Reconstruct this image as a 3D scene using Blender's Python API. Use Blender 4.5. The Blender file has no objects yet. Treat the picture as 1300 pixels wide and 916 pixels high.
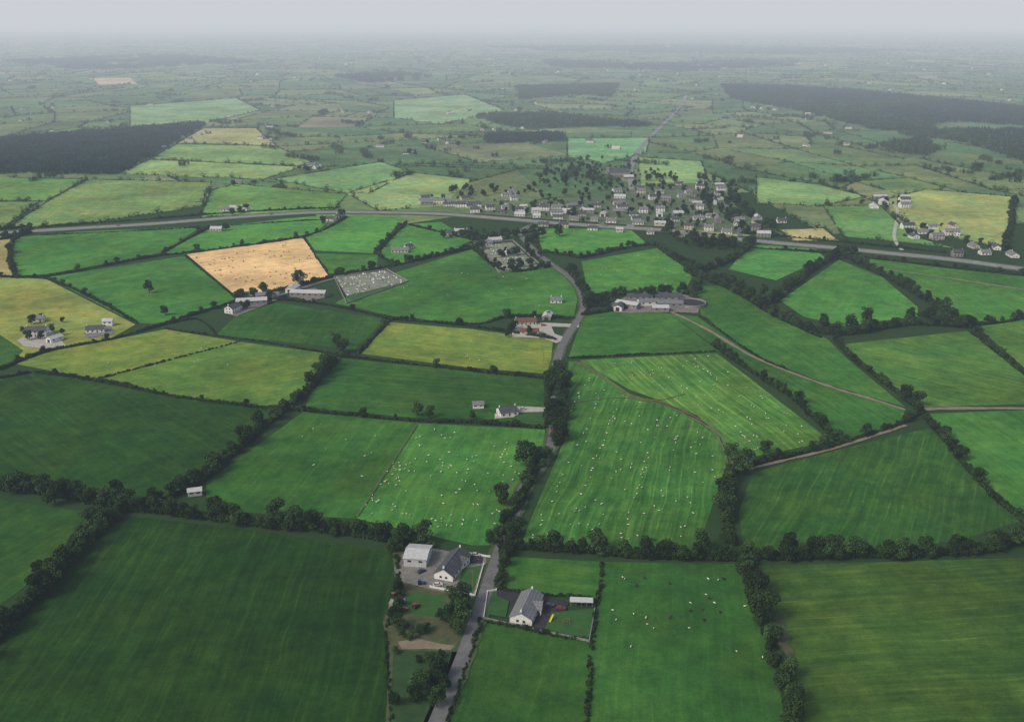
import bpy, math, random
import numpy as np
from mathutils import Vector
random.seed(7); rng=np.random.default_rng(7)
sc=bpy.context.scene
F=1264.0; H=240.0; HOR=18.0; P=math.atan((458-HOR)/F)
def G(u,v,z=0.0):
    x=(u-650)/F; y=-(v-458)/F
    dy=y*math.sin(P)+math.cos(P); dz=y*math.cos(P)-math.sin(P)
    t=(z-H)/dz
    return (x*t,dy*t)
# ---------- haze constants ----------
SIG=np.array([0.56,0.64,0.74])*1e-4      # general air
SIG2=np.array([1.12,1.20,1.26])*1e-4     # added second haze, deepens the veil over distant land only
Y2=1500.0
LH=np.array([0.60,0.63,0.67])
K=np.array([0.66,0.68,0.81])
def lin(c):
    c=np.array(c,float)/255
    return np.where(c<=0.04045,c/12.92,((c+0.055)/1.055)**2.4)
def alb(rgb,x,y):
    d=math.sqrt(x*x+y*y+H*H); T=np.exp(-SIG*d-SIG2*d*max(0,(y-Y2)/max(y,1)))
    a=(lin(rgb)-(1-T)*LH*.75)/(T*K)
    a=np.clip(a,0.004,0.8)
    a=a*.88+.12*a.mean()
    a[0]=max(a[0],a[1]*.28); a[2]=max(a[2],a[1]*.2,a[0]*.34)
    return np.clip(a,0.006,0.8)
# ---------- materials ----------
def newmat(name):
    m=bpy.data.materials.new(name); m.use_nodes=True
    nt=m.node_tree; b=nt.nodes["Principled BSDF"]
    b.inputs["Roughness"].default_value=0.9
    b.inputs["Specular IOR Level"].default_value=0.1
    return m,nt,b
def N(nt,t,**kw):
    n=nt.nodes.new(t)
    for k,v in kw.items(): setattr(n,k,v)
    return n
def math_(nt,op,a,b=None,c=None):
    n=N(nt,'ShaderNodeMath',operation=op)
    for i,s in enumerate((a,b,c)):
        if s is None: continue
        if isinstance(s,(int,float)): n.inputs[i].default_value=s
        else: nt.links.new(s,n.inputs[i])
    return n.outputs[0]
def noise_(nt,vec,scale,detail=4,rough=0.6):
    n=N(nt,'ShaderNodeTexNoise'); n.inputs['Scale'].default_value=scale
    n.inputs['Detail'].default_value=detail; n.inputs['Roughness'].default_value=rough
    nt.links.new(vec,n.inputs['Vector']); return n.outputs[0]
def rmap(nt,v,a,b,c,d):
    n=N(nt,'ShaderNodeMapRange'); nt.links.new(v,n.inputs[0])
    for i,x in enumerate((a,b,c,d)): n.inputs[i+1].default_value=x
    return n.outputs[0]
def mixc(nt,fac,a,b,bt='MIX'):
    n=N(nt,'ShaderNodeMix',data_type='RGBA',blend_type=bt)
    if isinstance(fac,float): n.inputs[0].default_value=fac
    else: nt.links.new(fac,n.inputs[0])
    for i,s in ((6,a),(7,b)):
        if isinstance(s,tuple): n.inputs[i].default_value=(*s[:3],1)
        else: nt.links.new(s,n.inputs[i])
    return n.outputs[2]
def scalec(nt,col,f):
    n=N(nt,'ShaderNodeVectorMath',operation='SCALE'); nt.links.new(col,n.inputs[0]); nt.links.new(f,n.inputs['Scale'])
    return n.outputs[0]

def field_material():
    m,nt,b=newmat("pasture_grass")
    pos=N(nt,'ShaderNodeNewGeometry').outputs['Position']
    col=N(nt,'ShaderNodeAttribute',attribute_name='Col').outputs['Color']
    sd=N(nt,'ShaderNodeAttribute',attribute_name='sdir').outputs['Vector']
    amp=N(nt,'ShaderNodeAttribute',attribute_name='samp').outputs['Fac']
    sep=N(nt,'ShaderNodeSeparateXYZ'); nt.links.new(pos,sep.inputs[0])
    ss=N(nt,'ShaderNodeSeparateXYZ'); nt.links.new(sd,ss.inputs[0])
    along=math_(nt,'ADD',math_(nt,'MULTIPLY',sep.outputs[0],ss.outputs[0]),math_(nt,'MULTIPLY',sep.outputs[1],ss.outputs[1]))
    across=math_(nt,'SUBTRACT',math_(nt,'MULTIPLY',sep.outputs[0],ss.outputs[1]),math_(nt,'MULTIPLY',sep.outputs[1],ss.outputs[0]))
    wob=noise_(nt,pos,0.012,2)
    across=math_(nt,'ADD',across,math_(nt,'MULTIPLY',wob,9.0))
    cmb=N(nt,'ShaderNodeCombineXYZ'); nt.links.new(math_(nt,'MULTIPLY',along,0.016),cmb.inputs[0]); nt.links.new(math_(nt,'MULTIPLY',across,0.30),cmb.inputs[1])
    st=noise_(nt,cmb.outputs[0],1.0,5,0.7)
    st=rmap(nt,st,0.33,0.67,-1.0,1.0)
    # tramlines, broken up so they come and go
    tl=math_(nt,'ABSOLUTE',math_(nt,'SINE',math_(nt,'MULTIPLY',across,0.48)))
    tl=rmap(nt,tl,0.0,0.3,1.0,0.0)
    brk=rmap(nt,noise_(nt,pos,0.03,4,0.7),0.4,0.62,0.0,1.3)
    st=math_(nt,'ADD',st,math_(nt,'MULTIPLY',tl,brk))
    sa=math_(nt,'MULTIPLY',st,math_(nt,'MULTIPLY',amp,1.35))
    sf=math_(nt,'ADD',sa,1.0)
    n1=rmap(nt,noise_(nt,pos,0.009,5,0.62),0.36,0.64,0.76,1.26)
    n2=rmap(nt,noise_(nt,pos,0.08,6,0.78),0.36,0.64,0.80,1.22)
    n3=rmap(nt,noise_(nt,pos,1.3,3,0.7),0.3,0.7,0.82,1.18)
    f=math_(nt,'MULTIPLY',math_(nt,'MULTIPLY',n1,n2),math_(nt,'MULTIPLY',n3,sf))
    f=math_(nt,'MAXIMUM',f,0.25)
    c=scalec(nt,col,f)
    # drier yellowish patches
    dry=rmap(nt,noise_(nt,pos,0.02,7,0.72),0.43,0.66,0.0,0.85)
    sc3=N(nt,'ShaderNodeSeparateColor'); nt.links.new(col,sc3.inputs[0])
    green=rmap(nt,math_(nt,'DIVIDE',sc3.outputs[0],sc3.outputs[1]),0.7,1.0,1.0,0.0)
    c2=mixc(nt,1.0,c,(1.65,1.10,0.92),'MULTIPLY')
    c=mixc(nt,math_(nt,'MULTIPLY',dry,green),c,c2)
    # mown streaks are yellower than the sward
    c3=mixc(nt,1.0,c,(1.7,1.2,1.15),'MULTIPLY')
    c=mixc(nt,math_(nt,'MULTIPLY',rmap(nt,sa,0.05,0.4,0.0,0.75),green),c,c3)
    nt.links.new(c,b.inputs['Base Color']); b.inputs['Specular IOR Level'].default_value=0.0
    b.inputs['Roughness'].default_value=1
    return m
M_FIELD=field_material()

def ground_material():
    m,nt,b=newmat("ground_grass")
    pos=N(nt,'ShaderNodeNewGeometry').outputs['Position']
    v=N(nt,'ShaderNodeTexVoronoi'); v.inputs['Scale'].default_value=1/210
    wn=N(nt,'ShaderNodeTexNoise'); wn.inputs['Scale'].default_value=0.002; nt.links.new(pos,wn.inputs['Vector'])
    sc_=N(nt,'ShaderNodeVectorMath',operation='SCALE'); nt.links.new(wn.outputs['Color'],sc_.inputs[0]); sc_.inputs['Scale'].default_value=300
    ad=N(nt,'ShaderNodeVectorMath',operation='ADD'); nt.links.new(pos,ad.inputs[0]); nt.links.new(sc_.outputs[0],ad.inputs[1])
    nt.links.new(ad.outputs[0],v.inputs['Vector'])
    s=N(nt,'ShaderNodeSeparateColor'); nt.links.new(v.outputs['Color'],s.inputs[0])
    r=N(nt,'ShaderNodeValToRGB'); nt.links.new(s.outputs[0],r.inputs[0])
    cr=r.color_ramp; cr.interpolation='CONSTANT'
    cols=[(0,(0.05,0.125,0.06)),(0.25,(0.075,0.17,0.07)),(0.5,(0.11,0.20,0.08)),(0.7,(0.03,0.065,0.045)),(0.82,(0.09,0.18,0.085)),(0.95,(0.2,0.2,0.13))]
    cr.elements[0].position=0; cr.elements[0].color=(*cols[0][1],1)
    cr.elements[1].position=cols[1][0]; cr.elements[1].color=(*cols[1][1],1)
    for p,c in cols[2:]:
        e=cr.elements.new(p); e.color=(*c,1)
    ve=N(nt,'ShaderNodeTexVoronoi',feature='DISTANCE_TO_EDGE'); ve.inputs['Scale'].default_value=1/210; nt.links.new(ad.outputs[0],ve.inputs['Vector'])
    edge=rmap(nt,ve.outputs['Distance'],0.03,0.07,1,0)
    sep=N(nt,'ShaderNodeSeparateXYZ'); nt.links.new(pos,sep.inputs[0])
    far=rmap(nt,sep.outputs[1],9000,12000,0.0,1.0)
    c=mixc(nt,math_(nt,'MULTIPLY',edge,0.8),r.outputs[0],(0.03,0.055,0.04))
    near=mixc(nt,noise_(nt,pos,0.05,6,0.7),(0.018,0.05,0.018),(0.04,0.08,0.028))
    c=mixc(nt,far,near,c)
    big=rmap(nt,noise_(nt,pos,0.0006,4),0.45,0.65,1.1,0.7)
    c=scalec(nt,c,big)
    nt.links.new(c,b.inputs['Base Color']); b.inputs['Specular IOR Level'].default_value=0
    return m
def noisy(name,c1,c2,scale=0.5,rough=0.9,spec=0.1,detail=5,coord='pos'):
    m,nt,b=newmat(name)
    pos=N(nt,'ShaderNodeNewGeometry').outputs['Position']
    f=rmap(nt,noise_(nt,pos,scale,detail,0.7),0.3,0.7,0,1)
    nt.links.new(mixc(nt,f,c1,c2),b.inputs['Base Color'])
    b.inputs['Roughness'].default_value=rough; b.inputs['Specular IOR Level'].default_value=spec
    return m
def roofmat(name,c1,c2,per=0.45):
    m,nt,b=newmat(name)
    tc=N(nt,'ShaderNodeTexCoord').outputs['Object']
    w=N(nt,'ShaderNodeTexWave',bands_direction='Z'); w.inputs['Scale'].default_value=per; w.inputs['Distortion'].default_value=0.4
    nt.links.new(tc,w.inputs['Vector'])
    n=rmap(nt,noise_(nt,tc,0.6,5,0.7),0.3,0.7,0,1)
    c=mixc(nt,n,c1,c2); c=scalec(nt,c,rmap(nt,w.outputs['Fac'],0,1,0.82,1.1))
    nt.links.new(c,b.inputs['Base Color']); b.inputs['Roughness'].default_value=0.6; b.inputs['Specular IOR Level'].default_value=0.3
    return m
M_GROUND=ground_material()
M_ROAD=noisy("asphalt",(0.12,0.125,0.13),(0.19,0.195,0.20),0.25)
M_HWY=noisy("highway_asphalt",(0.20,0.205,0.21),(0.28,0.285,0.29),0.1)
M_DARKTAR=noisy("dark_tarmac",(0.03,0.03,0.038),(0.055,0.055,0.062),0.3)
M_GRAVEL=noisy("gravel",(0.13,0.13,0.12),(0.27,0.26,0.24),0.35)
M_PALE=noisy("pale_gravel",(0.36,0.35,0.31),(0.5,0.49,0.44),0.3)
M_DIRT=noisy("dirt",(0.17,0.15,0.10),(0.29,0.25,0.18),0.2)
M_RUT=noisy("worn_grass",(0.08,0.11,0.04),(0.19,0.17,0.08),0.12)
M_ROUGH=noisy("rough_ground",(0.035,0.08,0.025),(0.13,0.11,0.065),0.25,detail=7)
M_LAWN=noisy("lawn",(0.03,0.10,0.025),(0.05,0.135,0.034),0.2)
M_VERGE=noisy("verge_grass",(0.045,0.09,0.032),(0.09,0.12,0.048),0.2)
M_PAINT=noisy("road_paint",(0.7,0.7,0.68),(0.8,0.8,0.78),2)
M_WHITE=noisy("white_render",(0.68,0.68,0.66),(0.82,0.82,0.80),0.8)
M_CREAM=noisy("cream_render",(0.50,0.46,0.38),(0.62,0.58,0.48),0.8)
M_STONE=noisy("grey_stone",(0.20,0.20,0.19),(0.32,0.31,0.29),0.7)
M_SLATE=roofmat("slate_roof",(0.05,0.057,0.068),(0.10,0.11,0.12))
M_SLATE2=roofmat("grey_tile_roof",(0.14,0.15,0.165),(0.23,0.24,0.255))
M_RED=roofmat("red_tile_roof",(0.13,0.065,0.05),(0.19,0.10,0.075))
M_METAL=roofmat("light_metal_roof",(0.42,0.44,0.46),(0.58,0.6,0.62),1.5)
M_GMETAL=roofmat("green_metal_roof",(0.05,0.09,0.075),(0.11,0.135,0.12),1.5)
M_GLASS=noisy("window_glass",(0.02,0.025,0.03),(0.05,0.055,0.06),2,0.15,0.5)
M_DOOR=noisy("door_paint",(0.10,0.04,0.03),(0.14,0.06,0.04),2,0.4,0.4)
M_BARK=noisy("bark",(0.05,0.04,0.03),(0.10,0.085,0.07),2)
M_WOOD=noisy("timber",(0.18,0.13,0.09),(0.28,0.21,0.15),1.5)
M_WOOL=noisy("wool",(0.62,0.60,0.50),(0.75,0.73,0.63),3)
M_FACE=noisy("sheep_face",(0.05,0.045,0.04),(0.09,0.08,0.07),3)
M_COW=noisy("cow_hide",(0.02,0.015,0.012),(0.09,0.06,0.045),0.55,0.7,0.1,1)
M_STRAW=noisy("straw",(0.42,0.34,0.16),(0.55,0.46,0.24),1.2)
M_TYRE=noisy("tyre",(0.02,0.02,0.02),(0.035,0.035,0.035),3)
def paint(name,c): 
    return noisy(name,c,tuple(x*0.85 for x in c),0.6,0.3,0.5)
def leafmat(name,c1,c2):
    m,nt,b=newmat(name)
    oi=N(nt,'ShaderNodeObjectInfo').outputs['Random']
    a=N(nt,'ShaderNodeAttribute',attribute_name='Col').outputs['Color']
    s=N(nt,'ShaderNodeSeparateColor'); nt.links.new(a,s.inputs[0])
    pos=N(nt,'ShaderNodeNewGeometry').outputs['Position']
    c=mixc(nt,s.outputs[0],c1,c2)
    c=scalec(nt,c,math_(nt,'MULTIPLY',rmap(nt,oi,0,1,0.55,1.45),rmap(nt,noise_(nt,pos,0.02,3),0.3,0.7,0.75,1.25)))
    nt.links.new(c,b.inputs['Base Color']); b.inputs['Roughness'].default_value=0.8; b.inputs['Specular IOR Level'].default_value=0.05
    return m
M_LEAF=leafmat("foliage",(0.010,0.028,0.009),(0.052,0.10,0.028))
M_LEAFF=leafmat("distant_foliage",(0.018,0.045,0.018),(0.062,0.115,0.042))  # lighter copy of foliage, brightness of the distance put into the colour
M_LEAFD=leafmat("conifer_foliage",(0.014,0.040,0.026),(0.032,0.075,0.046))

# ---------- mesh helpers ----------
def link(o,parent=None):
    sc.collection.objects.link(o)
    if parent: o.parent=parent
    return o
def mkmesh(name,vs,fs,mats,mi=None):
    me=bpy.data.meshes.new(name); me.from_pydata([tuple(map(float,v)) for v in vs],[],fs)
    for m in (mats if isinstance(mats,(list,tuple)) else [mats]): me.materials.append(m)
    if mi is not None: me.polygons.foreach_set('material_index',np.array(mi,dtype=np.int32))
    me.update(); return me
def mkobj(name,vs,fs,mats,mi=None,parent=None):
    return link(bpy.data.objects.new(name,mkmesh(name,vs,fs,mats,mi)),parent)
class MB:
    def __init__(s): s.v=[];s.f=[];s.m=[]
    def add(s,vs,fs,m=0):
        o=len(s.v); s.v+= [tuple(v) for v in vs]; s.f+=[tuple(i+o for i in f) for f in fs]; s.m+=[m]*len(fs)
    def box(s,x0,x1,y0,y1,z0,z1,m=0):
        vs=[(x0,y0,z0),(x1,y0,z0),(x1,y1,z0),(x0,y1,z0),(x0,y0,z1),(x1,y0,z1),(x1,y1,z1),(x0,y1,z1)]
        s.add(vs,[(0,3,2,1),(4,5,6,7),(0,1,5,4),(1,2,6,5),(2,3,7,6),(3,0,4,7)],m)
    def cyl(s,p0,p1,r0,r1,n=8,m=0):
        p0=Vector(p0);p1=Vector(p1);d=(p1-p0).normalized()
        a=d.orthogonal().normalized();b=d.cross(a)
        vs=[]
        for p,r in ((p0,r0),(p1,r1)):
            for i in range(n):
                t=2*math.pi*i/n; vs.append(p+a*(r*math.cos(t))+b*(r*math.sin(t)))
        fs=[(i,(i+1)%n,n+(i+1)%n,n+i) for i in range(n)]+[tuple(range(n))[::-1],tuple(range(n,2*n))]
        s.add(vs,fs,m)
    def obj(s,name,mats,parent=None): return mkobj(name,s.v,s.f,mats,s.m,parent)
    def mesh(s,name,mats): return mkmesh(name,s.v,s.f,mats,s.m)

def inpoly(px,py,poly):
    px=np.asarray(px);py=np.asarray(py); c=np.zeros(px.shape,bool); n=len(poly)
    for i in range(n):
        x1,y1=poly[i];x2,y2=poly[(i+1)%n]
        if y1==y2: continue
        cond=((y1>py)!=(y2>py))&(px<(x2-x1)*(py-y1)/(y2-y1)+x1)
        c^=cond
    return c
def W(pts): return [G(u,v) for u,v in pts]
def smooth(pts,sub=6):
    out=[];n=len(pts)
    for i in range(n-1):
        p0=pts[max(i-1,0)];p1=pts[i];p2=pts[i+1];p3=pts[min(i+2,n-1)]
        for k in range(sub):
            t=k/sub
            out.append(tuple(0.5*((2*p1[j])+(-p0[j]+p2[j])*t+(2*p0[j]-5*p1[j]+4*p2[j]-p3[j])*t*t+(-p0[j]+3*p1[j]-3*p2[j]+p3[j])*t**3) for j in (0,1)))
    out.append(tuple(pts[-1])); return out
def ribbon(name,px,width,z,mat,parent=None,off=0.0,world=False,jit=0.0):
    p=smooth(px if world else W(px)); vs=[];fs=[]
    for i,(x,y) in enumerate(p):
        a=p[max(i-1,0)];b=p[min(i+1,len(p)-1)]
        dx,dy=b[0]-a[0],b[1]-a[1];l=math.hypot(dx,dy) or 1; nx,ny=-dy/l,dx/l
        w=width/2*(1+random.uniform(-jit,jit))
        vs+= [(x+nx*(off-w),y+ny*(off-w),z),(x+nx*(off+w),y+ny*(off+w),z)]
        if i: fs.append((2*i-2,2*i-1,2*i+1,2*i))
    fs=[f[::-1] for f in fs]
    return mkobj(name,vs,fs,mat,parent=parent)
zc=[0.44]
def patch(name,px,mat,world=False):
    p=px if world else W(px); zc[0]+=0.004
    a=sum(p[i][0]*p[(i+1)%len(p)][1]-p[(i+1)%len(p)][0]*p[i][1] for i in range(len(p)))
    if a<0: p=p[::-1]
    return mkobj(name,[(x,y,zc[0]) for x,y in p],[tuple(range(len(p)))],mat)

# ---------- ground sheet ----------
R=90000
gs=[-R,-30000,-8000,-2000,0,2000,8000,30000,R]; gv=[(x,y,0) for y in gs for x in gs]
gf=[(j*9+i,j*9+i+1,(j+1)*9+i+1,(j+1)*9+i) for j in range(8) for i in range(8)]
mkobj("ground",gv,gf,M_GROUND)

# ---------- fields ----------
# outline, colour, stripe amplitude, stripe direction
FD=[
([(165,655),(340,675),(502,702),(506,745),(488,790),(500,830),(490,940),(-80,940),(20,800),(90,722)],(24,66,36),.16,((300,680),(230,820))),
([(-120,625),(0,634),(112,650),(60,722),(-40,800),(-200,900)],(30,82,38),.09,None),
([(-120,478),(0,480),(50,474),(200,500),(345,518),(340,535),(250,608),(185,640),(120,636),(0,620),(-120,610)],(20,78,38),.10,((0,500),(200,640))),
([(385,523),(530,537),(450,658),(262,648),(262,612),(330,562)],(50,97,40),.10,((380,530),(280,630))),
([(530,537),(692,545),(690,570),(668,600),(655,640),(632,692),(600,692),(450,658)],(42,111,40),.11,((600,540),(540,670))),
([(722,458),(740,460),(800,500),(838,512),(880,530),(912,555),(925,590),(905,640),(885,698),(660,694),(682,640),(716,560),(720,500)],(52,104,48),.24,((850,520),(800,690))),
([(735,457),(910,448),(1055,560),(955,580),(928,590),(915,555),(885,527),(838,508),(800,495)],(70,115,56),.24,((860,450),(1020,570))),
([(1000,588),(1060,572),(1180,543),(1240,605),(1295,662),(1210,688),(1080,698),(945,704),(938,650),(955,600)],(34,86,44),.18,((1150,555),(1100,690))),
([(1180,525),(1310,520),(1420,515),(1500,640),(1310,660),(1240,608)],(44,110,56),.10,None),
([(955,718),(1300,708),(1450,710),(1500,940),(1010,940),(985,830),(960,770)],(54,84,44),.16,((960,760),(1300,740))),
([(765,713),(940,716),(962,780),(985,840),(1000,940),(740,940),(752,815),(758,770)],(40,92,42),.08,None),
([(640,706),(765,713),(760,762),(632,748)],(44,98,44),.08,None),
([(612,787),(752,815),(742,940),(560,940),(600,830)],(32,84,40),.08,None),
([(435,455),(690,480),(692,540),(600,532),(520,530),(387,517),(398,492)],(24,92,46),.13,((440,480),(690,500))),
([(495,409),(600,418),(702,432),(698,475),(590,466),(458,449)],(92,118,56),.10,((500,415),(690,440))),
([(350,384),(490,405),(450,444),(275,425),(300,400)],(34,92,46),.10,None),
([(210,418),(305,434),(122,482),(20,462),(60,447),(140,432)],(92,118,56),.09,((60,450),(250,425))),
([(305,434),(425,450),(395,492),(350,517),(200,500),(122,482)],(78,112,50),.09,((150,480),(380,440))),
([(-120,352),(0,350),(60,355),(172,412),(140,430),(60,445),(0,462),(-120,478)],(112,130,70),.09,None),
([(-120,440),(0,425),(30,445),(0,475),(-120,500)],(30,92,50),.06,None),
([(60,352),(235,325),(300,380),(205,412),(172,410)],(34,112,54),.09,((60,352),(235,325))),
([(237,323),(385,302),(418,352),(305,380)],(192,164,86),.13,((250,335),(400,310))),
([(-120,302),(15,300),(18,350),(-120,355)],(138,134,98),.08,None),
([(16,302),(100,294),(255,288),(205,322),(60,348),(18,350)],(50,118,68),.09,((20,340),(240,300))),
([(205,322),(270,289),(360,278),(432,272),(400,295),(385,302),(237,322)],(66,128,72),.09,None),
([(388,302),(440,274),(512,276),(475,322),(400,318)],(58,128,68),.08,None),
([(398,322),(480,324),(478,342),(420,352)],(44,112,60),.06,None),
([(480,322),(515,285),(560,282),(600,305),(560,322),(500,338)],(70,122,68),.08,None),
([(490,350),(600,316),(640,345),(700,340),(722,352),(735,372),(728,404),(650,400),(600,412),(500,402),(425,385)],(56,108,56),.11,((450,380),(690,350))),
([(738,332),(835,315),(882,346),(868,372),(790,372),(748,378)],(66,120,66),.08,None),
([(678,290),(800,291),(822,310),(738,327),(690,320)],(72,127,76),.08,None),
([(740,402),(800,392),(850,398),(912,446),(722,453)],(52,103,48),.09,None),
([(885,364),(930,362),(1000,410),(1050,430),(1075,455),(1150,517),(1050,488),(960,452),(890,402)],(36,106,58),.09,None),
([(850,398),(885,402),(960,455),(1050,490),(1150,522),(1140,538),(1065,560),(1010,508),(955,468),(910,442)],(50,100,54),.12,((880,410),(1100,540))),
([(990,382),(1065,330),(1120,352),(1165,390),(1165,402),(1070,414),(1020,402)],(40,120,68),.07,((1060,340),(1020,400))),
([(952,310),(1035,316),(1048,328),(985,356),(925,342)],(60,124,78),.07,None),
([(1085,327),(1300,350),(1450,362),(1450,400),(1240,410),(1185,388),(1130,350)],(68,112,66),.09,None),
([(1070,437),(1230,420),(1310,485),(1310,513),(1175,517),(1120,480)],(68,108,64),.14,((1080,450),(1290,500))),
([(1240,415),(1310,405),(1450,400),(1450,520),(1310,475)],(72,110,62),.12,None),
# north of highway
([(-150,222),(110,228),(60,255),(-150,258)],(92,130,90),.08,None),
([(-150,258),(50,256),(0,292),(-150,300)],(98,126,90),.08,None),
([(112,228),(268,232),(255,262),(100,285),(12,289),(62,255)],(100,130,94),.08,None),
([(268,242),(300,234),(440,247),(425,266),(255,276)],(90,130,88),.10,None),
([(150,221),(190,203),(382,212),(335,228)],(117,149,112),.06,None),
([(190,202),(225,183),(350,186),(395,206),(382,211)],(112,145,110),.06,None),
([(225,182),(258,163),(325,163),(350,185)],(145,152,124),.06,None),
([(345,228),(482,206),(522,218),(470,245),(440,246)],(102,142,108),.06,None),
([(440,246),(525,220),(600,228),(560,262),(480,268)],(112,143,108),.06,None),
([(165,135),(300,125),(330,140),(260,157),(165,162)],(126,154,136),.05,None),
([(720,176),(825,175),(820,195),(768,207),(720,200)],(106,152,124),.05,None),
([(1115,256),(1175,241),(1285,250),(1278,316),(1160,292)],(124,145,104),.07,None),
([(1045,262),(1118,262),(1158,300),(1210,315),(1070,300)],(88,131,90),.07,None),
([(960,225),(1040,235),(1100,250),(1040,262),(960,258)],(106,142,106),.06,None),
([(810,200),(890,205),(900,232),(815,238)],(112,146,112),.06,None),
([(850,278),(1000,300),(930,300),(855,290)],(126,134,98),.05,None),
([(990,292),(1045,290),(1065,306),(1005,306)],(156,152,118),.06,None),
([(500,128),(590,120),(640,140),(560,158),(500,150)],(128,156,140),.05,None),
([(118,99),(165,99),(175,107),(125,108)],(168,164,160),.03,None),
]
def build_fields():
    vs=[];fs=[];cols=[];sd=[];sa=[]; polys=[]
    for i,(px,c,amp,dr) in enumerate(FD):
        p=W(px)
        a=sum(p[k][0]*p[(k+1)%len(p)][1]-p[(k+1)%len(p)][0]*p[k][1] for k in range(len(p)))
        if a<0: p=p[::-1]
        polys.append(p); cx=sum(q[0] for q in p)/len(p); cy=sum(q[1] for q in p)/len(p)
        z=0.12+0.004*i; o=len(vs); vs+=[(x,y,z) for x,y in p]; fs.append(tuple(range(o,len(vs))))
        cols.append(alb(c,cx,cy))
        if dr: A=G(*dr[0]);B=G(*dr[1]);ang=math.atan2(B[1]-A[1],B[0]-A[0])
        else:
            A=p[0];B=p[1];ang=math.atan2(B[1]-A[1],B[0]-A[0])
        sd.append((math.cos(ang),math.sin(ang),0)); sa.append(amp)
    return vs,fs,cols,sd,sa,polys
def field_obj(name,vs,fs,cols,sd,sa):
    me=mkmesh(name,vs,fs,M_FIELD)
    ca=me.color_attributes.new('Col','FLOAT_COLOR','CORNER')
    tot=[len(f) for f in fs]
    arr=np.ones((sum(tot),4),np.float32); arr[:,:3]=np.repeat(np.array(cols),tot,axis=0)
    ca.data.foreach_set('color',arr.ravel())
    a=me.attributes.new('sdir','FLOAT_VECTOR','FACE'); a.data.foreach_set('vector',np.array(sd,np.float32).ravel())
    a=me.attributes.new('samp','FLOAT','FACE'); a.data.foreach_set('value',np.array(sa,np.float32))
    return link(bpy.data.objects.new(name,me))
vs,fs,cols,sd,sa,POLY=build_fields()
field_obj("pasture_fields",vs,fs,cols,sd,sa)

# ---------- foliage sources ----------
def leaves(lobes,n,size,flat=0.0):
    """lobes: (cx,cy,cz,rx,ry,rz) -> centres and normals of leaf clumps spread over uneven lobes"""
    w=np.array([l[3]*l[4]+l[3]*l[5] for l in lobes]); w/=w.sum()
    k=rng.choice(len(lobes),n,p=w); L=np.array(lobes)[k]
    d=rng.normal(size=(n,3)); d/=np.linalg.norm(d,axis=1)[:,None]
    r=rng.uniform(0.62,1.06,n)**0.7
    c=L[:,:3]+d*L[:,3:]*r[:,None]
    nn=d*0.9+rng.normal(size=(n,3))*0.55+np.array([0,0,0.35]); nn/=np.linalg.norm(nn,axis=1)[:,None]
    lobe_t=rng.uniform(0.0,0.55,len(lobes))[k]
    t=np.clip(lobe_t+rng.uniform(-0.1,0.45,n),0,1)
    keep=c[:,2]>0.05
    return c[keep],nn[keep],t[keep]
def leafobj(name,c,nn,t,size,mat,trunk=None):
    n=len(c); rv=rng.normal(size=(n,3)); t1=np.cross(nn,rv); t1/=np.linalg.norm(t1,axis=1)[:,None]; t2=np.cross(nn,t1)
    s1=(size*rng.uniform(0.6,1.2,n))[:,None]; s2=(size*rng.uniform(0.45,0.95,n))[:,None]
    q=np.stack([c-t1*s1,c-t2*s2+nn*size*0.15,c+t1*s1,c+t2*s2*rng.uniform(0.5,1,n)[:,None]],1).reshape(-1,3)
    vs=[tuple(x) for x in q.tolist()]; fs=[(4*i,4*i+1,4*i+2,4*i+3) for i in range(n)]; mi=[0]*n
    colv=np.repeat(t,4)
    if trunk:
        o=len(vs); vs+=[tuple(v) for v in trunk.v]; fs+=[tuple(i+o for i in f) for f in trunk.f]; mi+=[1]*len(trunk.f)
        colv=np.concatenate([colv,np.zeros(sum(len(f) for f in trunk.f))])
    me=mkmesh(name,vs,fs,[mat,M_BARK],mi)
    ca=me.color_attributes.new('Col','FLOAT_COLOR','CORNER')
    arr=np.ones((len(colv),4),np.float32); arr[:,:3]=colv[:,None]; ca.data.foreach_set('color',arr.ravel())
    return bpy.data.objects.new(name,me)
def tree_src(name,h=10,r=3.8,nl=11,n=1100,size=0.48,mat=M_LEAF):
    lobes=[(0,0,h*0.6,r*0.6,r*0.6,h*0.28)]; tr=MB(); tr.cyl((0,0,0),(0.1,0,h*0.3),0.34,0.24,7); tr.cyl((0.1,0,h*0.3),(0,0.1,h*0.75),0.24,0.08,6)
    for i in range(nl):
        a=random.uniform(0,6.28); rr=random.uniform(0.25,0.78)*r; z=random.uniform(0.30,0.84)*h
        rr*=1.1-abs(z/h-0.5)*0.9
        s=random.uniform(0.24,0.50)*r
        lobes.append((rr*math.cos(a),rr*math.sin(a),z,s,s*random.uniform(.8,1.2),s*random.uniform(.65,.95)))
        if i<6: tr.cyl((0.05,0,h*(0.25+0.05*i)),(rr*math.cos(a)*.9,rr*math.sin(a)*.9,z),0.12,0.04,5)
    c,nn,t=leaves(lobes,n,size); return leafobj(name,c,nn,t,size,mat,tr)
def bush_src(name,n=300,size=0.36,L=1.7):
    lobes=[]; tr=MB()
    for i in range(6):
        lobes.append((random.uniform(-L,L),random.uniform(-.45,.45),random.uniform(.7,1.5),random.uniform(.7,1.1),random.uniform(.7,1.0),random.uniform(.6,1.05)))
        tr.cyl((lobes[-1][0]*.7,0,0),(lobes[-1][0],lobes[-1][1],lobes[-1][2]),0.06,0.03,5)
    c,nn,t=leaves(lobes,n,size); return leafobj(name,c,nn,t,size,M_LEAF,tr)
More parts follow.
